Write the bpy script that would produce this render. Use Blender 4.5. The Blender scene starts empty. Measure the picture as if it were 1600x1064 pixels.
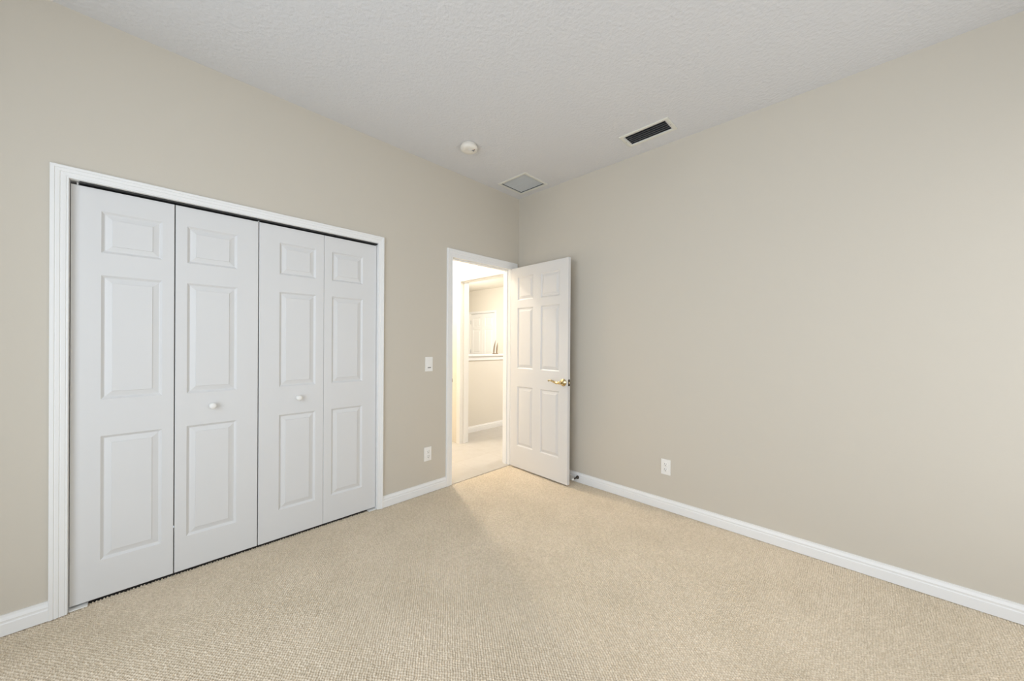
import bpy, bmesh, math, random
import numpy as np
from mathutils import Vector, Matrix
random.seed(7)
S = bpy.context.scene
C = S.collection

# ---------------------------------------------------------------- camera, world, lights, exposure
F_PX, YAW, PITCH, ROLL = 566.78, 0.7689, -0.0020, 0.0062
CAM = Vector((-2.8183, -2.6545, 1.2663))
cd = bpy.data.cameras.new('camera'); cam = bpy.data.objects.new('camera', cd); C.objects.link(cam)
cd.sensor_width = 36.0; cd.lens = F_PX * 36 / 1600; cd.clip_start = 0.01
cd.shift_x = -1.80 / 1600; cd.shift_y = 6.04 / 1600
fw = Vector((math.cos(YAW)*math.cos(PITCH), math.sin(YAW)*math.cos(PITCH), math.sin(PITCH)))
r0 = Vector((math.sin(YAW), -math.cos(YAW), 0)); u0 = r0.cross(fw)
rt = r0*math.cos(ROLL) + u0*math.sin(ROLL); up = u0*math.cos(ROLL) - r0*math.sin(ROLL)
m = Matrix((rt, up, -fw)).transposed().to_4x4(); m.translation = CAM
cam.matrix_world = m
S.camera = cam

w = bpy.data.worlds.new('sky'); S.world = w; w.use_nodes = True
w.node_tree.nodes['Background'].inputs[0].default_value = (0.75, 0.86, 1.0, 1)
w.node_tree.nodes['Background'].inputs[1].default_value = 1.0

def area(name, loc, rot, sx, sy, power, col):
    l = bpy.data.lights.new(name, 'AREA'); l.shape = 'RECTANGLE'; l.size = sx; l.size_y = sy
    l.energy = power; l.color = col
    o = bpy.data.objects.new(name, l); C.objects.link(o); o.location = loc; o.rotation_euler = rot
    return o
def lamp(name, loc, radius, power, col):
    l = bpy.data.lights.new(name, 'POINT'); l.shadow_soft_size = radius; l.energy = power; l.color = col
    o = bpy.data.objects.new(name, l); C.objects.link(o); o.location = loc
    return o
R90 = math.pi/2
# daylight through the side window, and fill through an added back window
area('daylight_side', (-4.20, -2.20, 1.40), (R90, 0, -R90), 2.9, 2.2, 77, (0.885, 0.975, 1.08))
area('back_fill', (-1.20, -4.05, 1.25), (R90, 0, 0), 2.4, 2.1, 29, (1.0, 0.975, 0.945))
# the warm ceiling lamp of the hall, and added fill lights without fixtures beyond it
lamp('hall_lamp', (-0.413, 1.166, 2.86), 0.070, 140, (1.0, 0.895, 0.755))
lamp('living_fill', (1.9, 3.6, 1.75), 0.20, 82, (1.0, 0.94, 0.84))
lamp('passage_fill', (1.6, 0.2, 2.35), 0.15, 95, (1.0, 0.98, 0.97))

S.view_settings.view_transform = 'Standard'; S.view_settings.look = 'None'
S.view_settings.gamma = 1; S.view_settings.use_curve_mapping = False
S.view_settings.exposure = 0.0
S.cycles.max_bounces = 14; S.cycles.diffuse_bounces = 8; S.cycles.transparent_max_bounces = 12
S.cycles.use_denoising = True; S.cycles.denoising_prefilter = 'NONE'
S.cycles.sample_clamp_indirect = 6

# ---------------------------------------------------------------- helpers
class MB:
    def __init__(s): s.v = []; s.f = []; s.sm = []
    def add(s, vs, fs, smooth=False):
        b = len(s.v); s.v += [tuple(x) for x in vs]
        for f in fs: s.f.append([b+i for i in f]); s.sm.append(smooth)
        return s
    def box(s, x0, x1, y0, y1, z0, z1, bev=0, seg=2):
        if bev <= 0:
            v = [(x, y, z) for x in (x0, x1) for y in (y0, y1) for z in (z0, z1)]
            return s.add(v, [(0,1,3,2),(4,6,7,5),(0,4,5,1),(2,3,7,6),(0,2,6,4),(1,5,7,3)])
        bm = bmesh.new(); bmesh.ops.create_cube(bm, size=1)
        for q in bm.verts: q.co = Vector(((x0+x1)/2+q.co.x*(x1-x0), (y0+y1)/2+q.co.y*(y1-y0), (z0+z1)/2+q.co.z*(z1-z0)))
        bmesh.ops.bevel(bm, geom=bm.edges[:], offset=bev, segments=seg, profile=.5, affect='EDGES')
        bm.verts.index_update()
        s.add([q.co[:] for q in bm.verts], [[q.index for q in f.verts] for f in bm.faces], False); bm.free()
        return s
    def lathe(s, prof, M=Matrix.Identity(4), n=32, smooth=True):
        vs = []; fs = []
        for r, h in prof:
            for i in range(n):
                a = 2*math.pi*i/n; vs.append(M @ Vector((r*math.cos(a), r*math.sin(a), h)))
        for k in range(len(prof)-1):
            for i in range(n):
                j = (i+1) % n; fs.append((k*n+i, k*n+j, (k+1)*n+j, (k+1)*n+i))
        fs.append(tuple(range(n))[::-1]); fs.append(tuple(range((len(prof)-1)*n, len(prof)*n)))
        return s.add(vs, fs, smooth)
    def tube(s, pts, rad, n=12, flat=1.0, smooth=True):
        pts = [Vector(p) for p in pts]; vs = []; fs = []
        if not isinstance(rad, (list, tuple)): rad = [rad]*len(pts)
        t0 = (pts[1]-pts[0]).normalized(); ref = Vector((0,0,1)) if abs(t0.z) < .9 else Vector((1,0,0))
        for i, p in enumerate(pts):
            t = (pts[min(i+1, len(pts)-1)] - pts[max(i-1, 0)]).normalized()
            a = t.cross(ref).normalized(); b = a.cross(t).normalized()
            for k in range(n):
                q = 2*math.pi*k/n; vs.append(p + a*rad[i]*flat*math.cos(q) + b*rad[i]*math.sin(q))
        for i in range(len(pts)-1):
            for k in range(n):
                l = (k+1) % n; fs.append((i*n+k, i*n+l, (i+1)*n+l, (i+1)*n+k))
        fs.append(tuple(range(n))[::-1]); fs.append(tuple(range((len(pts)-1)*n, len(pts)*n)))
        return s.add(vs, fs, smooth)
    def prism(s, prof, fn, a, b):
        """profile points (p, q) swept from a to b; fn(p, q, t) gives the 3-D point"""
        n = len(prof); vs = [fn(p, q, a) for p, q in prof] + [fn(p, q, b) for p, q in prof]
        fs = [(i, (i+1) % n, n+(i+1) % n, n+i) for i in range(n)] + [tuple(range(n))[::-1], tuple(range(n, 2*n))]
        return s.add(vs, fs)
    def sweep(s, inner, outer, prof, fn):
        """mitred casing: inner / outer are matching polylines (a, z); prof = (t, d); fn(a, z, d) -> point"""
        n = len(prof); vs = []; fs = []
        for (ia, iz), (oa, oz) in zip(inner, outer):
            for t, d in prof: vs.append(fn(ia+(oa-ia)*t, iz+(oz-iz)*t, d))
        for k in range(len(inner)-1):
            for i in range(n):
                j = (i+1) % n; fs.append((k*n+i, k*n+j, (k+1)*n+j, (k+1)*n+i))
        fs.append(tuple(range(n))[::-1]); fs.append(tuple(range((len(inner)-1)*n, len(inner)*n)))
        return s.add(vs, fs)
    def slab(s, us, vs_, holes, d0, d1, fn):
        """a slab spanning us x vs_, with rectangular holes (u0,u1,v0,v1), between depths d0 and d1"""
        U = sorted(set(list(us)+[h[0] for h in holes]+[h[1] for h in holes]))
        V = sorted(set(list(vs_)+[h[2] for h in holes]+[h[3] for h in holes]))
        full = lambda i, j: 0 <= i < len(U)-1 and 0 <= j < len(V)-1 and not any(
            h[0] < (U[i]+U[i+1])/2 < h[1] and h[2] < (V[j]+V[j+1])/2 < h[3] for h in holes)
        for i in range(len(U)-1):
            for j in range(len(V)-1):
                if not full(i, j): continue
                a, b, c, e = U[i], U[i+1], V[j], V[j+1]
                for d in (d0, d1): s.add([fn(a,c,d), fn(b,c,d), fn(b,e,d), fn(a,e,d)], [(0,1,2,3)])
                for ok, p, q in ((full(i-1,j),(a,c),(a,e)), (full(i+1,j),(b,c),(b,e)), (full(i,j-1),(a,c),(b,c)), (full(i,j+1),(a,e),(b,e))):
                    if not ok: s.add([fn(*p,d0), fn(*q,d0), fn(*q,d1), fn(*p,d1)], [(0,1,2,3)])
        return s
    def build(s, name, mat, parent=None, weld=1e-5):
        me = bpy.data.meshes.new(name); me.from_pydata(s.v, [], s.f)
        me.polygons.foreach_set('use_smooth', s.sm)
        bm = bmesh.new(); bm.from_mesh(me)
        if weld: bmesh.ops.remove_doubles(bm, verts=bm.verts[:], dist=weld)
        bmesh.ops.recalc_face_normals(bm, faces=bm.faces[:]); bm.to_mesh(me); bm.free()
        me.materials.append(mat)
        o = bpy.data.objects.new(name, me); C.objects.link(o)
        if parent: o.parent = parent
        return o
def tag(o, label, cat, group=None, kind=None):
    o['label'] = label; o['category'] = cat
    if group: o['group'] = group
    if kind: o['kind'] = kind
    return o
def empty(name, loc=(0,0,0), rz=0):
    o = bpy.data.objects.new(name, None); C.objects.link(o); o.location = loc; o.rotation_euler = (0,0,rz)
    o.empty_display_size = .05
    return o

# ---------------------------------------------------------------- materials
def mat(name, col, rough=.5, metal=0, bump=None, var=None, spec=None):
    """bump = (scale, strength, distance, detail); var = (scale, second colour)"""
    M = bpy.data.materials.new(name); M.use_nodes = True; nt = M.node_tree; b = nt.nodes['Principled BSDF']
    b.inputs['Base Color'].default_value = (*col, 1); b.inputs['Roughness'].default_value = rough; b.inputs['Metallic'].default_value = metal
    if spec is not None: b.inputs['Specular IOR Level'].default_value = spec
    co = nt.nodes.new('ShaderNodeTexCoord')
    if bump:
        n = nt.nodes.new('ShaderNodeTexNoise'); n.inputs['Scale'].default_value = bump[0]; n.inputs['Detail'].default_value = bump[3]
        nt.links.new(co.outputs['Object'], n.inputs['Vector'])
        k = nt.nodes.new('ShaderNodeBump'); k.inputs['Strength'].default_value = bump[1]; k.inputs['Distance'].default_value = bump[2]
        nt.links.new(n.outputs['Fac'], k.inputs['Height']); nt.links.new(k.outputs['Normal'], b.inputs['Normal'])
    if var:
        n = nt.nodes.new('ShaderNodeTexNoise'); n.inputs['Scale'].default_value = var[0]; n.inputs['Detail'].default_value = 3
        nt.links.new(co.outputs['Object'], n.inputs['Vector'])
        r = nt.nodes.new('ShaderNodeValToRGB'); r.color_ramp.elements[0].position = .3; r.color_ramp.elements[1].position = .7
        r.color_ramp.elements[0].color = (*col, 1); r.color_ramp.elements[1].color = (*var[1], 1)
        nt.links.new(n.outputs['Fac'], r.inputs['Fac']); nt.links.new(r.outputs['Color'], b.inputs['Base Color'])
    return M
WALL = (0.575, 0.533, 0.458)
M_wall = mat('beige_wall_paint', WALL, .75, bump=(120, .12, .002, 4), spec=.25)
M_hallwall = mat('cream_wall_paint', (0.72, 0.685, 0.615), .75, bump=(120, .12, .002, 4), spec=.25)
M_ceil = mat('knockdown_ceiling_paint', (0.66, 0.66, 0.665), .85, bump=(52, .6, .007, 5), spec=.2)
M_white = mat('white_trim_paint', (0.80, 0.80, 0.79), .42, bump=(30, .03, .001, 2), spec=.35)
M_door = mat('white_door_paint', (0.675, 0.675, 0.67), .45, bump=(35, .03, .001, 2), spec=.35)
M_leaf = mat('warm_lit_door_paint', (0.675, 0.665, 0.65), .42, bump=(35, .03, .001, 2), spec=.35)  # same door paint, with the warm hall light tinted into the copy
M_plastic = mat('white_plastic', (0.82, 0.81, 0.78), .35)
M_ivory = mat('ivory_plastic', (0.76, 0.73, 0.66), .45)
M_slot = mat('dark_slot', (0.04, 0.04, 0.04), .6)
M_grey = mat('grey_plastic', (0.22, 0.23, 0.23), .5)
M_brass = mat('polished_brass', (0.62, 0.50, 0.28), .16, 1)
M_bronze = mat('dark_bronze', (0.10, 0.085, 0.07), .25, 1)
M_steel = mat('zinc_steel', (0.50, 0.50, 0.50), .40, 1)
M_track = mat('shade_dark_track_steel', (0.035, 0.035, 0.035), .5, .3)  # near-black so the gap above the doors reads as shaded
M_louver = mat('dark_louver_metal', (0.30, 0.30, 0.31), .45, .3)
M_duct = mat('shade_black_duct', (0.012, 0.012, 0.012), .9)  # black base colour stands in for the shade inside the vents
M_register = mat('off_white_register_enamel', (0.70, 0.69, 0.62), .45)
M_grille = mat('pale_grey_grille_enamel', (0.56, 0.58, 0.58), .5)
M_taupe = mat('taupe_ceramic', (0.30, 0.235, 0.165), .45)
M_closet = mat('closet_shade_paint', (0.10, 0.09, 0.08), .9)  # closet shade painted as a dark base colour

M_glass = bpy.data.materials.new('window_glass'); M_glass.use_nodes = True
nt = M_glass.node_tree; nt.nodes.remove(nt.nodes['Principled BSDF'])
mx = nt.nodes.new('ShaderNodeMixShader'); mx.inputs[0].default_value = .06
nt.links.new(nt.nodes.new('ShaderNodeBsdfTransparent').outputs[0], mx.inputs[1])
g = nt.nodes.new('ShaderNodeBsdfGlossy'); g.inputs['Roughness'].default_value = .02
nt.links.new(g.outputs[0], mx.inputs[2]); nt.links.new(mx.outputs[0], nt.nodes['Material Output'].inputs[0])

# looped carpet: heathered tan yarn, its weave is real relief in the mesh
M_carpet = bpy.data.materials.new('looped_carpet'); M_carpet.use_nodes = True; nt = M_carpet.node_tree; b = nt.nodes['Principled BSDF']
b.inputs['Roughness'].default_value = .95; b.inputs['Specular IOR Level'].default_value = .1
co = nt.nodes.new('ShaderNodeTexCoord')
def noise(scale, detail):
    n = nt.nodes.new('ShaderNodeTexNoise'); n.inputs['Scale'].default_value = scale; n.inputs['Detail'].default_value = detail
    nt.links.new(co.outputs['Object'], n.inputs['Vector']); return n
def ramp(src, p0, c0, p1, c1):
    r = nt.nodes.new('ShaderNodeValToRGB'); r.color_ramp.elements[0].position = p0; r.color_ramp.elements[1].position = p1
    r.color_ramp.elements[0].color = (*c0, 1); r.color_ramp.elements[1].color = (*c1, 1); nt.links.new(src, r.inputs['Fac']); return r
ra = ramp(noise(110, 2).outputs['Fac'], .34, (0.635, 0.54, 0.41), .66, (0.79, 0.69, 0.55))
rb = ramp(noise(2.6, 4).outputs['Fac'], .32, (0.93, 0.925, 0.91), .62, (1, 1, 1))
mul = nt.nodes.new('ShaderNodeMixRGB'); mul.blend_type = 'MULTIPLY'; mul.inputs[0].default_value = 1
nt.links.new(ra.outputs[0], mul.inputs[1]); nt.links.new(rb.outputs[0], mul.inputs[2]); nt.links.new(mul.outputs[0], b.inputs['Base Color'])
bp = nt.nodes.new('ShaderNodeBump'); bp.inputs['Strength'].default_value = .35; bp.inputs['Distance'].default_value = .002
nt.links.new(noise(420, 3).outputs['Fac'], bp.inputs['Height']); nt.links.new(bp.outputs[0], b.inputs['Normal'])

# large pale floor tiles of the hall
M_tile = bpy.data.materials.new('pale_floor_tile'); M_tile.use_nodes = True; nt = M_tile.node_tree; b = nt.nodes['Principled BSDF']
b.inputs['Roughness'].default_value = .38
co = nt.nodes.new('ShaderNodeTexCoord'); br = nt.nodes.new('ShaderNodeTexBrick'); br.offset = 0
nt.links.new(co.outputs['Object'], br.inputs['Vector'])
br.inputs['Scale'].default_value = 1; br.inputs['Brick Width'].default_value = .457; br.inputs['Row Height'].default_value = .457
br.inputs['Mortar Size'].default_value = .004; br.inputs['Mortar Smooth'].default_value = .3
br.inputs['Color1'].default_value = (0.44, 0.42, 0.39, 1); br.inputs['Color2'].default_value = (0.47, 0.45, 0.42, 1); br.inputs['Mortar'].default_value = (0.41, 0.38, 0.34, 1)
nz = noise(9, 5); rz_ = ramp(nz.outputs['Fac'], .3, (0.93, 0.92, 0.90), .7, (1, 1, 1))
mul = nt.nodes.new('ShaderNodeMixRGB'); mul.blend_type = 'MULTIPLY'; mul.inputs[0].default_value = 1
nt.links.new(br.outputs['Color'], mul.inputs[1]); nt.links.new(rz_.outputs[0], mul.inputs[2]); nt.links.new(mul.outputs[0], b.inputs['Base Color'])

# ---------------------------------------------------------------- the room shell
H = 2.806                      # ceiling height
XL, YB = -3.90, -3.75          # the walls behind the camera
CX0, CX1, CTOP = -3.043, -1.5535, 2.020     # closet opening
DX0, DX1, DTOP = -0.860, -0.119, 2.042      # doorway (clear width between the jambs)
WT = 0.10                      # thickness of the closet wall
J = 0.018                      # jamb board
fy = lambda a, z, d: (a, d, z)          # planes y = const
fx = lambda a, z, d: (d, a, z)          # planes x = const
fz = lambda a, b_, d: (a, b_, d)        # planes z = const

wl = MB().slab((XL, 0.0), (0, H), [(CX0, CX1, 0, CTOP), (DX0-J, DX1+J, 0, DTOP+J)], 0, WT, fy).build('wall_left', M_wall)
tag(wl, 'beige painted wall holding the closet and the open doorway', 'wall', kind='structure')
wr = MB().slab((YB, WT), (0, H), [], 0, .12, fx).build('wall_right', M_wall)
tag(wr, 'long blank beige painted wall on the right of the open door', 'wall', kind='structure')
wb = MB().slab((XL, .12), (0, H), [(-2.30, -.15, .25, 2.25)], YB-.14, YB, fy).build('wall_back', M_wall)
tag(wb, 'beige wall with an opening for the added fill window, opposite the closet', 'wall', kind='structure')
ws = MB().slab((YB, WT), (0, H), [(-3.60, -.75, .25, 2.45)], XL-.14, XL, fx).build('wall_side', M_wall)
tag(ws, 'beige wall with a window, opposite the blank right wall', 'wall', kind='structure')

VENT = (-.312, -.178, -1.660, -1.363)
RETURN = (-.390, -.102, -.437, -.128)
ce = MB().slab((XL, 0), (YB, 0), [VENT, RETURN], H, H+.12, fz).build('ceiling', M_ceil)
tag(ce, 'grey-white textured ceiling of the bedroom', 'ceiling', kind='structure')

# floor: a fine grid carrying the staggered loops of the carpet
def carpet():
    ax, ay = .0064, .0088                       # half pitch of the staggered rows of oval loops
    sx, sy = ax/3, ay/3                         # grid lines meet every loop top and every gap between loops
    ix = np.arange(int(XL/sx), 1); iy = np.arange(int(YB/sy), int(.0360/sy)+1)
    X, Y = np.meshgrid(ix*sx, iy*sy, indexing='ij')
    rng = np.random.default_rng(3)
    U = (X/ax + Y/ay)/2; V = (X/ax - Y/ay)/2
    iu = np.round(U+1e-6); iv = np.round(V+1e-6); du = (U-iu); dv = (V-iv)
    hsh = np.sin(iu*12.9898 + iv*78.233)*43758.5453; hsh = hsh - np.floor(hsh)
    h2 = np.sin(iu*39.346 + iv*11.135)*24634.6345; h2 = h2 - np.floor(h2)
    rx, ry, deep = .0063, .0075, .0190
    Z = np.zeros_like(X)
    for fu in (np.floor, np.ceil):
        for fv in (np.floor, np.ceil):
            cu, cv = fu(U-1e-6), fv(V-1e-6); du = U-cu; dv = V-cv
            hh = np.sin(cu*12.9898 + cv*78.233)*43758.5453; hh = hh - np.floor(hh)
            Z = np.maximum(Z, np.sqrt(np.clip(1 - (ax*(du+dv)/rx)**2 - (ay*(du-dv)/ry)**2, 0, 1))*(.86+.14*hh))
    Z = deep*(Z-1)
    Z += .0008*(rng.random(X.shape)-.5)
    wob = lambda fx_, fy_, p: np.sin(X*fx_+p)*np.sin(Y*fy_+1.7*p)
    Xw = X + .0016*wob(61, 47, .3) + .0011*wob(143, 171, 1.1) + .0014*(h2-.5); Yw = Y + .0016*wob(53, 67, 2.1) + .0011*wob(167, 131, .6) + .0014*(hsh-.5)
    X, Y = np.minimum(Xw, 0), np.minimum(Yw, .0360)
    nx, ny = X.shape
    co_ = np.stack([X, Y, Z], -1).reshape(-1, 3).astype(np.float32)
    i, j = np.meshgrid(np.arange(nx-1), np.arange(ny-1), indexing='ij'); q = (i*ny+j).ravel()
    fc = np.stack([q, q+ny, q+ny+1, q+1], -1).astype(np.int32).ravel()
    n0 = len(co_)
    me = bpy.data.meshes.new('floor'); nf = len(fc)//4
    me.vertices.add(len(co_)); me.vertices.foreach_set('co', co_.ravel())
    me.loops.add(len(fc)); me.loops.foreach_set('vertex_index', fc)
    me.polygons.add(nf); me.polygons.foreach_set('loop_start', np.arange(0, nf*4, 4, dtype=np.int32))
    me.polygons.foreach_set('use_smooth', np.ones(nf, dtype=bool))
    me.update(calc_edges=True); me.materials.append(M_carpet)
    o = bpy.data.objects.new('floor', me); C.objects.link(o); return o
tag(carpet(), 'tan looped wall-to-wall carpet of the bedroom', 'carpet', kind='structure')

# baseboards
BH = .0872; BT = .014
bprof = [(0,0),(-BT,0),(-BT,.050),(-.0112,.054),(-.0112,.060),(-.0125,.064),(-.0095,.072),(-.0065,.078),(-.0060,BH),(0,BH)]
def base_y(name, x0, x1, y, sgn, label):
    o = MB().prism(bprof, lambda p, q, t: (t, y + sgn*p, q), x0, x1).build(name, M_white); tag(o, label, 'baseboard', kind='structure'); return o
def base_x(name, y0, y1, x, sgn, label):
    o = MB().prism(bprof, lambda p, q, t: (x + sgn*p, t, q), y0, y1).build(name, M_white); tag(o, label, 'baseboard', kind='structure'); return o
base_y('baseboard_left', XL, -3.0978, 0, 1, 'white moulded baseboard on the far left beside the closet trim')
base_y('baseboard_middle', -1.5118, -.9247, 0, 1, 'short white baseboard between the closet and the doorway, below the outlet')
base_x('baseboard_right', YB, -.0005, 0, 1, 'long white moulded baseboard along the blank right wall')
base_y('baseboard_back', XL+.02, -.02, YB, -1, 'white baseboard opposite the closet')
base_x('baseboard_side', YB+.02, -.02, XL, -1, 'white baseboard under the window opposite the right wall')

# closet inside: shade put into a dark base colour
cl = MB().slab((CX0-.1, CX1+.1), (0, 2.5), [], .75, .80, fy)
cl.slab((WT, .75), (0, 2.5), [], CX0-.14, CX0-.10, fx).slab((WT, .75), (0, 2.5), [], CX1+.10, CX1+.14, fx).slab((CX0-.14, CX1+.14), (WT, .80), [], 2.5, 2.54, fz)
tag(MB().box(CX0-.1, CX1+.1, .0380, .75, -.05, -.014).build('floor_closet', M_closet), 'closet floor coloured dark for shade, glimpsed under the folding doors', 'floor', kind='structure')
tag(cl.build('wall_closet', M_closet, weld=0), 'inside of the closet coloured dark for shade, behind the folding doors', 'wall', kind='structure')

# closet casing
cprof = [(0,0),(0,.009),(.03,.0105),(.10,.0105),(.13,.0095),(.16,.0115),(.40,.0130),(.44,.0118),(.48,.0145),(.68,.0160),(.72,.0148),(.76,.0175),(.94,.0180),(1,.0155),(1,0)]
fyn = lambda a, z, d: (a, -d, z)
t1 = empty('trim_1', (CX0, 0, 0)); tag(t1, 'white stepped casing around the closet doors', 'trim', kind='structure')
def local(o):   # keep world placement under an unrotated parent
    o.location = -Vector(o.parent.location); return o
local(MB().sweep([(CX0,0),(CX0,CTOP),(CX1,CTOP),(CX1,0)], [(-3.0978,0),(-3.0978,2.072),(-1.5118,2.072),(-1.5118,0)], cprof, fyn).build('casing', M_white, t1))
jb = MB().box(CX0-.001, CX0+.0005, 0, WT, 0, CTOP).box(CX1-.0005, CX1+.001, 0, WT, 0, CTOP).box(CX0, CX1, 0, WT, CTOP-.0005, CTOP+.001)
local(jb.build('jamb', M_white, t1, weld=0))

# doorway casing, jambs and stops
t2 = empty('trim_2', (DX0, 0, 0)); tag(t2, 'white frame around the open doorway to the hall', 'trim', kind='structure')
ci = [(DX0-.004,0),(DX0-.004,2.036),(DX1+.004,2.036),(DX1+.004,0)]; coo = [(-.9247,0),(-.9247,2.1094),(-.030,2.1094),(-.030,0)]
cs = MB().sweep(ci, coo, cprof, fyn)
local(cs.build('casing', M_white, t2))
cs2 = MB().sweep([(DX0-.004,0),(DX0-.004,DTOP+.004),(DX1+.004,DTOP+.004),(DX1+.004,0)], [(-.925,0),(-.925,2.107),(-.054,2.107),(-.054,0)], cprof, lambda a, z, d: (a, WT+d, z))
local(cs2.build('casing', M_white, t2))
jm = MB().box(DX0-J, DX0, .0005, WT-.0005, 0, DTOP).box(DX1, DX1+J, .0005, WT-.0005, 0, DTOP).box(DX0-J, DX1+J, .0005, WT-.0005, DTOP, DTOP+J)
local(jm.build('jamb', M_white, t2, weld=0))
sp = MB().box(DX0, DX0+.010, .042, .078, 0, DTOP-.010, .0015).box(DX1-.010, DX1, .042, .078, 0, DTOP-.010, .0015).box(DX0, DX1, .042, .078, DTOP-.012, DTOP, .0015)
local(sp.build('stop_strip', M_white, t2, weld=0))
sk = MB().box(DX0-.0005, DX0+.0015, .006, .034, .905, .963, .0006).tube([(DX0+.001, .008, .934), (DX0-.001, -.003, .934), (DX0-.006, -.0115, .934)], [.018, .018, .018], 8, .12)
so = local(sk.build('strike_plate', M_bronze, t2, weld=0)); so['label'] = 'dark metal strike plate'

# ---------------------------------------------------------------- doors
PROF = [(0,0),(.0095,.0085),(.0125,.0095),(.0360,.0030),(.0372,.0004)]
def leaf_mesh(W, z0, z1, T, cols, rows, both=False):
    """door leaf: u along the width, front at y = 0 facing -y, raised panels at cols x rows"""
    mb = MB(); ch = .0018
    U = sorted([ch, W-ch] + [c for p in cols for c in p]); Z = sorted([z0+ch, z1-ch] + [c for p in rows for c in p])
    for side in ((0, 1) if both else (0,)):
        D = (lambda d: d) if side == 0 else (lambda d: T-d)
        for i in range(len(U)-1):
            for j in range(len(Z)-1):
                a, b_, c, e = U[i], U[i+1], Z[j], Z[j+1]
                if (a, b_) in cols and (c, e) in rows:
                    for (o0, d0), (o1, d1) in zip(PROF, PROF[1:]):
                        A = [(a+o0,c+o0),(b_-o0,c+o0),(b_-o0,e-o0),(a+o0,e-o0)]; B = [(a+o1,c+o1),(b_-o1,c+o1),(b_-o1,e-o1),(a+o1,e-o1)]
                        for k in range(4):
                            l = (k+1) % 4
                            mb.add([(A[k][0],D(d0),A[k][1]),(A[l][0],D(d0),A[l][1]),(B[l][0],D(d1),B[l][1]),(B[k][0],D(d1),B[k][1])], [(0,1,2,3)])
                    o1, d1 = PROF[-1]
                    mb.add([(a+o1,D(d1),c+o1),(b_-o1,D(d1),c+o1),(b_-o1,D(d1),e-o1),(a+o1,D(d1),e-o1)], [(0,1,2,3)])
                else:
                    mb.add([(a,D(0),c),(b_,D(0),c),(b_,D(0),e),(a,D(0),e)], [(0,1,2,3)])
    # perimeter: chamfer - side - chamfer along the grid lines
    loop = [(u, Z[0]) for u in U] + [(U[-1], z) for z in Z[1:]] + [(u, Z[-1]) for u in U[::-1][1:]] + [(U[0], z) for z in Z[::-1][1:-1]]
    def outp(p): return (0 if p[0] == U[0] else W if p[0] == U[-1] else p[0], z0 if p[1] == Z[0] else z1 if p[1] == Z[-1] else p[1])
    n = len(loop)
    for k in range(n):
        p, q = loop[k], loop[(k+1) % n]; P, Q = outp(p), outp(q)
        mb.add([(p[0],0,p[1]),(q[0],0,q[1]),(Q[0],ch,Q[1]),(P[0],ch,P[1])], [(0,1,2,3)])
        mb.add([(P[0],ch,P[1]),(Q[0],ch,Q[1]),(Q[0],T-ch,Q[1]),(P[0],T-ch,P[1])], [(0,1,2,3)])
        mb.add([(P[0],T-ch,P[1]),(Q[0],T-ch,Q[1]),(q[0],T,q[1]),(p[0],T,p[1])], [(0,1,2,3)])
    if not both: mb.add([(p[0],T,p[1]) for p in loop], [tuple(range(n))])
    return mb
CR = [(.195,.802),(.982,1.588),(1.698,1.900)]
def knob_mb():
    M = Matrix.Rotation(math.pi/2, 4, 'X')      # axis to -y
    return MB().lathe([(.0155,0),(.0150,.002),(.0085,.005),(.0080,.010),(.0120,.014),(.0165,.019),(.0175,.024),(.0160,.029),(.0110,.0325),(.004,.034)], M, 28)
YD = .020
def bifold(name, leaves, label, knob_leaf, knob_x):
    root = empty(name, (leaves[0][0], YD, 0)); tag(root, label, 'closet door', 'folding closet doors', 'structure')
    for i, (x0, x1, p0, p1) in enumerate(leaves):
        o = leaf_mesh(x1-x0, .014, 2.0045, .034, [(p0-x0, p1-x0)], CR).build('door_leaf', M_door, root); o.location = (x0-leaves[0][0], 0, 0)
        if i == knob_leaf:
            k = knob_mb().build('knob', M_plastic, o, 1e-6); k.location = (knob_x-x0, .0005, .902); k['label'] = 'round white knob'
    return root
bifold('door_1', [(-3.0405, -2.6835, -2.945, -2.730), (-2.6795, -2.3068, -2.632, -2.411)],
       'left pair of white raised-panel folding closet doors', 1, -2.522)
bifold('door_2', [(-2.3022, -1.9300, -2.194, -1.981), (-1.9285, -1.5565, -1.878, -1.661)],
       'right pair of white raised-panel folding closet doors, nearer the light switch', 0, -2.083)

# track and floor pivots of the folding doors
tr = empty('closet_track', (CX0, .025, 2.012)); tag(tr, 'metal track coloured near-black for shade in the gap above the folding closet doors', 'track')
local(MB().box(CX0+.03, CX1-.002, .006, .052, 2.0120, 2.0195).build('rail', M_track, tr))
for px in (CX0+.023, -2.3045):
    pm = Matrix.Translation((px, .030, 2.006)); p = local(MB().lathe([(.0035,0),(.0035,.013)], pm, 12).build('pivot_pin', M_plastic, tr)); p['label'] = 'white pivot pin'
for x0, x1, lab in ((CX0+.0015, CX0+.060, 'small white floor bracket at the left end under the closet doors'), (CX1-.060, CX1-.0015, 'small white floor bracket at the right end under the closet doors')):
    b_ = MB().box(x0, x1, .002, .050, -.001, .0035, .001).box(x0 if x0 < -2 else x1-.003, x0+.003 if x0 < -2 else x1, .030, .050, .001, .006, .0006)
    tag(b_.build('pivot_bracket', M_plastic, weld=0), lab, 'bracket', 'closet floor brackets')

# the open six-panel door
hx, hy = -.1383, -.0308; fxx, fyy = -.1730, -.7698
ang = math.atan2(fyy-hy, fxx-hx)
d3 = empty('door_3', (hx, hy, 0), ang); tag(d3, 'white six-panel door standing open against the right wall', 'door', kind='structure')
R6 = [(.233,.836),(1.017,1.628),(1.706,1.940)]
W3 = .740
lf = leaf_mesh(W3, .012, 2.037, .035, [(.095,.312),(.412,.640)], R6, True)
leaf3 = lf.build('door_leaf', M_leaf, d3)
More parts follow.
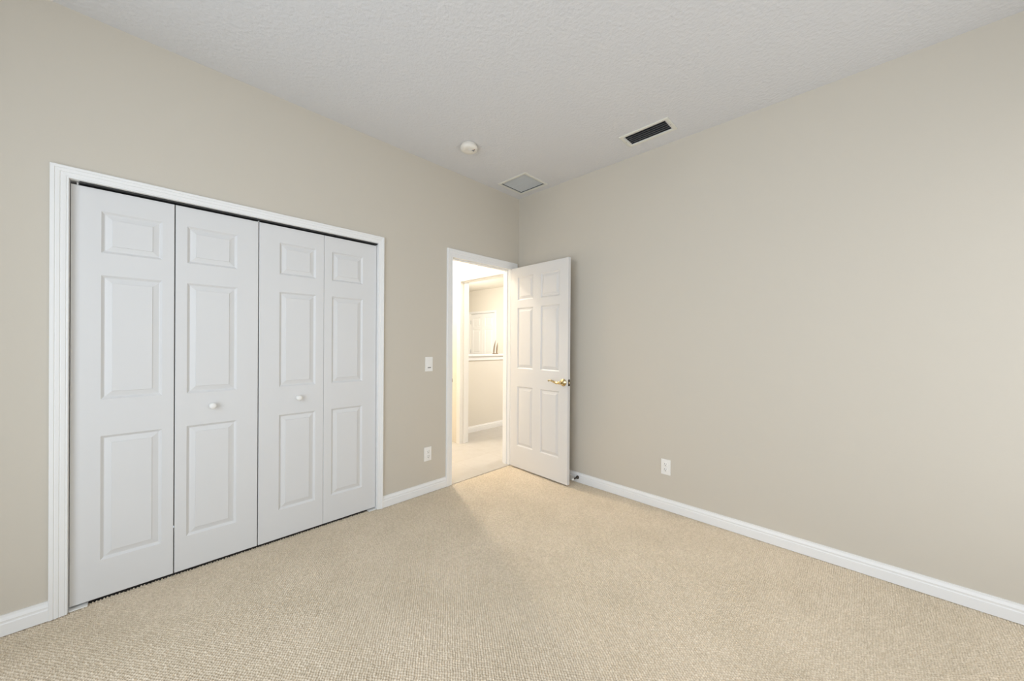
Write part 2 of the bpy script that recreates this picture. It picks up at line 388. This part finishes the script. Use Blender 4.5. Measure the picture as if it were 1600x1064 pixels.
# brass lever: rosette, neck, waved lever pointing to the hinge side
def lever(sgn, ybase, out=1.0):
    o = MB(); Mx = Matrix.Translation((.692, ybase, .921)) @ Matrix.Rotation(math.pi/2*sgn, 4, 'X')
    o.lathe([(.034,0),(.034,.003),(.031,.007),(.022,.011),(.0145,.013),(.0115,.020),(.0115,.046*out),(.0145,.050*out),(.013,.058*out),(.006,.061*out)], Mx, 32)
    y = ybase - sgn*.052*out
    pts = []; rad = []
    for i in range(25):
        t = i/24; pts.append((.692-.132*t, y + sgn*.006*math.sin(t*3.0), .921 + .011*math.sin(t*5.4+3.4)*(t**.6) + .003*t)); rad.append(.0105*(1-.45*t) + .0022*math.sin(t*math.pi))
    o.tube(pts, rad, 14, .62)
    e = pts[-1]; o.lathe([(.002,-.004),(.0075,-.0035),(.009,0),(.0075,.0035),(.002,.004)], Matrix.Translation(e) @ Matrix.Rotation(math.pi/2, 4, 'X'), 18)
    return o, e
lv, tip = lever(1, 0)
h1 = lv.build('door_handle', M_brass, d3, 0); h1['label'] = 'polished brass lever handle on a round rosette'
lv2, _ = lever(-1, .035, .70)
h2 = lv2.build('door_handle', M_brass, d3, 0); h2['label'] = 'polished brass lever handle on the wall side'
pn = MB().lathe([(.0026,0),(.0026,.006)], Matrix.Translation((tip[0], tip[1]-.0015, tip[2])) @ Matrix.Rotation(math.pi/2, 4, 'X'), 10).build('pinhole', M_slot, h1); pn['label'] = 'dark round dot'
lp = MB().box(W3-.0005, W3+.0012, .006, .029, .892, .950, .0004).build('latch_plate', M_bronze, d3, 0); lp['label'] = 'dark metal latch plate'
lb = MB().box(W3, W3+.009, .011, .024, .912, .930, .002).build('latch_bolt', M_brass, lp); lb['label'] = 'brass latch bolt'
for z in (.20, 1.02, 1.84):
    hg = MB().lathe([(.003,-.050),(.0065,-.048),(.0065,.048),(.003,.050)], Matrix.Translation((-.010, .030, z)), 14)
    hg.box(-.0015, .0002, .004, .034, z-.044, z+.044).build('hinge', M_white, d3, 0)

# ---------------------------------------------------------------- hall and the room beyond
HC = 3.02; HY = 2.45; HXL = -1.40
OY0, OY1, OTOP = .165, .990, 2.040          # cased opening in the hall's right wall
fl = MB().box(HXL, 8.5, -.003, HY, -.03, .0015).box(.12, 8.5, -1.5, -.003, -.03, .0015).box(.12, 8.5, HY, 7.2, -.03, .0015)
tag(fl.build('floor_hall', M_tile), 'pale tiled floor of the hall beyond the doorway', 'floor', kind='structure')
wh = MB().slab((WT, 7.2), (0, HC), [(OY0-J, OY1+J, 0, OTOP+J)], 0, .12, fx)
tag(wh.build('wall_hall_right', M_hallwall), 'cream hall wall with a white cased opening', 'wall', kind='structure')
tag(MB().slab((HXL, 0), (0, HC), [], HY, HY+.1, fy).build('wall_hall_back', M_hallwall), 'cream wall at the back of the hall', 'wall', kind='structure')
tag(MB().slab((WT, HY+.1), (0, HC), [], HXL-.1, HXL, fx).build('wall_hall_left', M_hallwall), 'cream wall at the far left of the hall', 'wall', kind='structure')
tag(MB().slab((HXL-.1, .12), (WT, HY+.1), [], HC, HC+.1, fz).build('ceiling_hall', M_ceil), 'white ceiling of the hall', 'ceiling', kind='structure')
t3 = empty('trim_3', (0, OY1, 0)); tag(t3, 'white frame of the inner opening seen through the doorway', 'trim', kind='structure')
for nm, sx, xb in (('casing', -1, 0), ('casing', 1, .12)):
    local(MB().sweep([(OY0,0),(OY0,OTOP+.002),(OY1,OTOP+.002),(OY1,0)], [(OY0-.060,0),(OY0-.060,OTOP+.060),(OY1+.058,OTOP+.060),(OY1+.058,0)], cprof,
          lambda a, z, d, s=sx, b0=xb: (b0 + s*d, a, z)).build(nm, M_white, t3))
local(MB().box(.0005, .1195, OY0-J, OY0, 0, OTOP).box(.0005, .1195, OY1, OY1+J, 0, OTOP).box(.0005, .1195, OY0-J, OY1+J, OTOP, OTOP+J).build('jamb', M_white, t3, 0))
local(MB().box(.045, .080, OY0, OY0+.010, 0, OTOP-.010).box(.045, .080, OY1-.010, OY1, 0, OTOP-.010).box(.045, .080, OY0, OY1, OTOP-.012, OTOP).build('stop_strip', M_white, t3, 0))

HWY = 1.357; HWX = 3.0
tag(MB().box(.12, HWX, HWY, HWY+.115, 0, 1.02).build('wall_half', M_hallwall), 'cream half-height wall seen through the doorway', 'wall', kind='structure')
base_y('baseboard_hall', .12, HWX, HWY, 1, 'white baseboard at the foot of the half-height wall')
cap = MB().prism([(-.010,1.020),(-.014,1.024),(-.014,1.066),(-.020,1.074),(-.030,1.078),(-.034,1.084),(-.034,1.098),(-.028,1.105),(.143,1.105),(.149,1.098),(.149,1.084),(.129,1.074),(.129,1.020)],
                 lambda p, q, t: (t, HWY+p, q), .12, HWX+.03).build('trim_4', M_white)
tag(cap, 'white moulded ledge capping the half-height wall', 'trim', kind='structure')
FX = 3.40; LC = 2.66
D4Y0, D4Y1, D4T = 4.012, 4.957, 2.050
tag(MB().slab((-1.5, 7.2), (0, LC), [(D4Y0, D4Y1, 0, D4T)], FX, FX+.12, fx).build('wall_living', M_hallwall), 'cream far wall around the distant white double door', 'wall', kind='structure')
tag(MB().slab((.12, FX), (-1.6, 7.3), [], LC, LC+.1, fz).build('ceiling_living', M_hallwall), 'pale ceiling of the room beyond the half wall', 'ceiling', kind='structure')
tag(MB().slab((.12, FX+.1), (0, LC), [], 7.2, 7.3, fy).build('wall_living_left', M_hallwall), 'cream end wall of the room beyond the half wall', 'wall', kind='structure')
tag(MB().slab((.12, FX+.1), (0, LC), [], -1.6, -1.5, fy).build('wall_living_right', M_hallwall), 'cream end wall of the tiled passage', 'wall', kind='structure')
t5 = MB().sweep([(D4Y0,0),(D4Y0,D4T),(D4Y1,D4T),(D4Y1,0)], [(D4Y0-.066,0),(D4Y0-.066,D4T+.057),(D4Y1+.072,D4T+.057),(D4Y1+.072,0)], cprof, lambda a, z, d: (FX-d, a, z)).build('trim_5', M_white)
tag(t5, 'white casing of the distant double door', 'trim', kind='structure')
d4 = empty('door_4', (FX+.012, D4Y0, 0), R90); tag(d4, 'distant pair of white panelled doors beyond the half wall', 'door', kind='structure')
W4 = (D4Y1-D4Y0)/2
for k in range(2):
    # local x runs along world +y; the panelled face looks to -x
    lm = leaf_mesh(W4-.003, .012, D4T-.008, .034, [(.095, W4-.098)], R6)
    lm.v = [(x, -y, z) for x, y, z in lm.v]
    o = lm.build('door_leaf', M_white, d4); o.location = (k*W4+.0015, 0, 0)
    for z in (.25, 1.05, 1.83):
        hx_ = -.006 if k == 0 else W4+.003
        hg = MB().lathe([(.007,-.05),(.009,-.046),(.009,.046),(.007,.05)], Matrix.Translation((hx_, .011, z)), 10).box(hx_-.010, hx_+.010, .0005, .004, z-.05, z+.05).build('hinge', M_steel, o, 0)
        hg['label'] = 'dark steel hinge'

# ornament on the ledge
on = empty('ledge_ornament', (.995, 1.415, 1.105)); tag(on, 'small taupe ornament of two slim upright blades on the white ledge', 'ornament')
MB().lathe([(.034,0),(.036,.004),(.034,.010),(.026,.013)], Matrix.Scale(1.5, 4, (1,0,0)) , 24).build('base', M_taupe, on)
for x0, x1, h in ((-.032, .004, .208), (.030, .050, .170)):
    pts = []; rad = []
    for i in range(17):
        t = i/16; pts.append((x0+(x1-x0)*t**1.2, .004*math.sin(t*4), .008+h*t)); rad.append(.0015+.0145*math.sin(math.pi*min(1, .18+.82*t))**.8*(1-.35*t))
    MB().tube(pts, rad, 10, .8).build('blade', M_taupe, on, 0)

# hall ceiling lamp (out of frame, gives the warm light through the doorway)
hl = empty('ceiling_light', (-.413, 1.166, HC)); tag(hl, 'small warm ceiling light in the hall', 'ceiling light')
MB().lathe([(.10,0),(.10,-.02),(.03,-.03),(.02,-.06)], Matrix.Identity(4), 32).build('base', M_white, hl)

# ---------------------------------------------------------------- windows behind the camera, the back one added for fill
def window(n, c, along_x, a0, a1, z0, z1, label):
    root = empty('window_%d' % n, ((a0+a1)/2, c, z0) if along_x else (c, (a0+a1)/2, z0)); tag(root, label, 'window', kind='structure')
    def bx(mb, a, b_, p, q, t=.03):
        return mb.box(a, b_, c-t, c+t, p, q) if along_x else mb.box(c-t, c+t, a, b_, p, q)
    fr = MB(); f = .05; mid = (a0+a1)/2
    bx(fr, a0, a1, z0, z0+f); bx(fr, a0, a1, z1-f, z1); bx(fr, a0, a0+f, z0+f, z1-f); bx(fr, a1-f, a1, z0+f, z1-f); bx(fr, mid-.025, mid+.025, z0+f, z1-f)
    local(fr.build('window_frame', M_white, root, 0))
    for a, b_ in ((a0+f, mid-.025), (mid+.025, a1-f)):
        local(bx(MB(), a, b_, z0+f, z1-f, .003).build('pane', M_glass, root))
window(2, YB-.07, True, -2.30, -.15, .25, 2.25, 'added unseen white framed window opposite the closet, for fill light')
window(1, XL-.07, False, -3.60, -.75, .25, 2.45, 'white framed window opposite the right wall')

# ---------------------------------------------------------------- ceiling fittings
def frame4(mb, x0, x1, y0, y1, w_, z0, z1, bev=.001):
    pr = [(0,z1),(0,z0+.002),(.15,z0),(.85,z0),(1,z0+.002),(1,z1)]
    pts_o = [(x0,y0),(x1,y0),(x1,y1),(x0,y1),(x0,y0)]; pts_i = [(x0+w_,y0+w_),(x1-w_,y0+w_),(x1-w_,y1-w_),(x0+w_,y1-w_),(x0+w_,y0+w_)]
    n = len(pr); vs = []; fs = []
    for (ia, ib), (oa, ob) in list(zip(pts_i, pts_o))[:4]:
        for t, z in pr: vs.append((ia+(oa-ia)*t, ib+(ob-ib)*t, z))
    for k in range(4):
        for i in range(n):
            j = (i+1) % n; l = (k+1) % 4; fs.append((k*n+i, k*n+j, l*n+j, l*n+i))
    return mb.add(vs, fs)
av = empty('air_vent', (-.245, -1.512, H)); tag(av, 'ceiling air supply vent with dark louvers in an off-white frame', 'vent')
fr = MB()
pr_w = .023
frame4(fr, -.336, -.154, -1.692, -1.334, pr_w, H-.007, H+.001)
local(fr.build('frame', M_register, av))
dk = MB().box(VENT[0]+.0005, VENT[1]-.0005, VENT[2]+.0005, VENT[3]-.0005, H+.070, H+.074)
for a in ((VENT[0]+.0005, VENT[0]+.002, VENT[2], VENT[3]), (VENT[1]-.002, VENT[1]-.0005, VENT[2], VENT[3]), (VENT[0], VENT[1], VENT[2]+.0005, VENT[2]+.002), (VENT[0], VENT[1], VENT[3]-.002, VENT[3]-.0005)): dk.box(*a, H+.002, H+.07)
local(dk.build('duct', M_duct, av, 0))
for i in range(5):
    x = VENT[0]+.018 + i*.0245
    s_ = MB().prism([(x-.006,H+.001),(x-.0045,H+.0005),(x+.007,H+.0145),(x+.0055,H+.015)], lambda p, q, t: (p, t, q), VENT[2]+.003, VENT[3]-.003)
    local(s_.build('louver', M_louver, av))
for y in (-1.348, -1.678):
    local(MB().lathe([(.004,0),(.0035,-.0015),(.001,-.002)], Matrix.Translation((-.245, y, H-.007)), 12).build('screw', M_steel, av))

rg = empty('return_grille', (-.246, -.283, H)); tag(rg, 'square pale grey return air grille in the ceiling corner', 'vent')
fr = MB(); frame4(fr, -.410, -.082, -.457, -.108, .020, H-.008, H+.001)
local(fr.build('frame', M_register, rg))
gr = MB(); n = 34
for i in range(n):
    y = RETURN[2]+.011 + i*(RETURN[3]-RETURN[2]-.022)/(n-1)
    gr.prism([(y-.0045,H+.0135),(y-.0037,H+.014),(y+.0043,H+.004),(y+.0035,H+.0035)], lambda p, q, t: (t, p, q), RETURN[0]+.006, RETURN[1]-.006)
for x in (-.318, -.246, -.174): gr.box(x-.001, x+.001, RETURN[2]+.001, RETURN[3]-.001, H+.005, H+.0135)
rd = MB()
for a in ((RETURN[0]+.0005, RETURN[0]+.002, RETURN[2], RETURN[3]), (RETURN[1]-.002, RETURN[1]-.0005, RETURN[2], RETURN[3]), (RETURN[0], RETURN[1], RETURN[2]+.0005, RETURN[2]+.002), (RETURN[0], RETURN[1], RETURN[3]-.002, RETURN[3]-.0005)): rd.box(*a, H+.002, H+.035)
local(rd.build('duct', M_duct, rg, 0))
local(gr.build('grille', M_grille, rg, 0))
local(MB().box(RETURN[0]+.001, RETURN[1]-.001, RETURN[2]+.001, RETURN[3]-.001, H+.030, H+.034).build('filter', M_grille, rg))

SX, SY = -1.033, -.437
sd = empty('smoke_detector', (SX, SY, H)); tag(sd, 'round off-white smoke detector on the ceiling', 'smoke detector')
MB().lathe([(.060,0),(.060,-.007),(.056,-.009)], Matrix.Identity(4), 48).build('base', M_ivory, sd)
MB().lathe([(.062,-.008),(.066,-.011),(.067,-.026),(.064,-.035),(.056,-.041),(.030,-.0435),(.002,-.044)], Matrix.Identity(4), 48).build('cover', M_ivory, sd)
tb = MB().box(-.020, .004, -.028, -.012, -.0455, -.040, .001).build('test_button', M_plastic, sd); tb['label'] = 'pale test button'
sv = MB()
for k in range(5): sv.box(.010+k*.004, .0118+k*.004, -.034, -.020, -.0446, -.041)
sv.build('sounder_slots', M_grey, sd, 0)
MB().lathe([(.0055,0),(.005,-.002),(.001,-.003)], Matrix.Translation((.017, -.043, -.0415)), 12).build('indicator', mat('red_indicator', (.22, .07, .04), .3), sd)

# ---------------------------------------------------------------- switch, outlets, door stop
def outlet(loc, rz, label):
    r = empty('wall_outlet', loc, rz); tag(r, label, 'outlet', 'wall outlets')
    MB().box(-.0355, .0355, -.006, .0005, -.0585, .0585, .0022).build('cover_plate', M_plastic, r)
    for z in (.0195, -.0195):
        o = MB().lathe([(.0172,0),(.0172,.0022),(.0160,.003)], Matrix.Translation((0,-.006,z)) @ Matrix.Rotation(math.pi/2, 4, 'X'), 28).build('receptacle', M_plastic, r)
        sl = MB().box(-.0078, -.0052, -.0095, -.0085, z+.0005, z+.0095).box(.0052, .0074, -.0095, -.0085, z+.0015, z+.0085)
        sl.lathe([(.0030,0),(.0030,.001)], Matrix.Translation((0,-.0085,z-.0075)) @ Matrix.Rotation(math.pi/2, 4, 'X'), 14)
        s2 = sl.build('slots', M_slot, o, 0); s2['label'] = 'dark plug slots'
    MB().lathe([(.0032,0),(.0028,.001),(.001,.0013)], Matrix.Translation((0,-.006,0)) @ Matrix.Rotation(math.pi/2, 4, 'X'), 12).build('screw', M_plastic, r)
outlet((-1.110, 0, .328), 0, 'white wall outlet below the light switch, between closet and doorway')
outlet((0, -1.567, .328), -R90, 'white wall outlet on the blank right wall above the baseboard')
ls = empty('light_switch', (-1.103, 0, 1.088)); tag(ls, 'white rocker light switch between the closet and the doorway', 'light switch')
MB().box(-.0365, .0365, -.006, .0005, -.061, .061, .0022).build('cover_plate', M_plastic, ls)
MB().box(-.0175, .0175, -.0080, -.0055, -.0345, .0345, .0008).build('switch_frame', M_plastic, ls)
rk = MB().prism([(-.0075,-.022),(-.0110,-.022),(-.0085,.005),(-.0105,.032),(-.0075,.032)], lambda p, q, t: (t, p, q), -.0155, .0155).build('rocker', M_plastic, ls)
bt = MB().box(-.0150, .0150, -.0096, -.0075, -.0335, -.0245, .0006).build('indicator_bar', M_grey, ls); bt['label'] = 'dark grey bar under the rocker'

ds = empty('door_stop', (-BT, -.775, .046)); tag(ds, 'small bronze door stop on the baseboard behind the open door', 'door stop')
Rx = Matrix.Rotation(-math.pi/2, 4, 'Y')
MB().lathe([(.0155,0),(.0155,.003),(.0140,.009),(.0090,.0135),(.006,.015)], Rx, 24).build('rosette', M_bronze, ds)
coil = []
for i in range(8*14+1):
    a = 2*math.pi*i/14; coil.append((-.012-.056*i/112, .0058*math.cos(a), .0058*math.sin(a)))
MB().tube(coil, .0016, 6).build('spring', M_bronze, ds, 0)
tp = MB().lathe([(.0075,.066),(.0085,.070),(.0085,.082),(.0065,.086),(.002,.087)], Rx, 18).build('tip', M_plastic, ds); tp['label'] = 'off-white rubber tip'
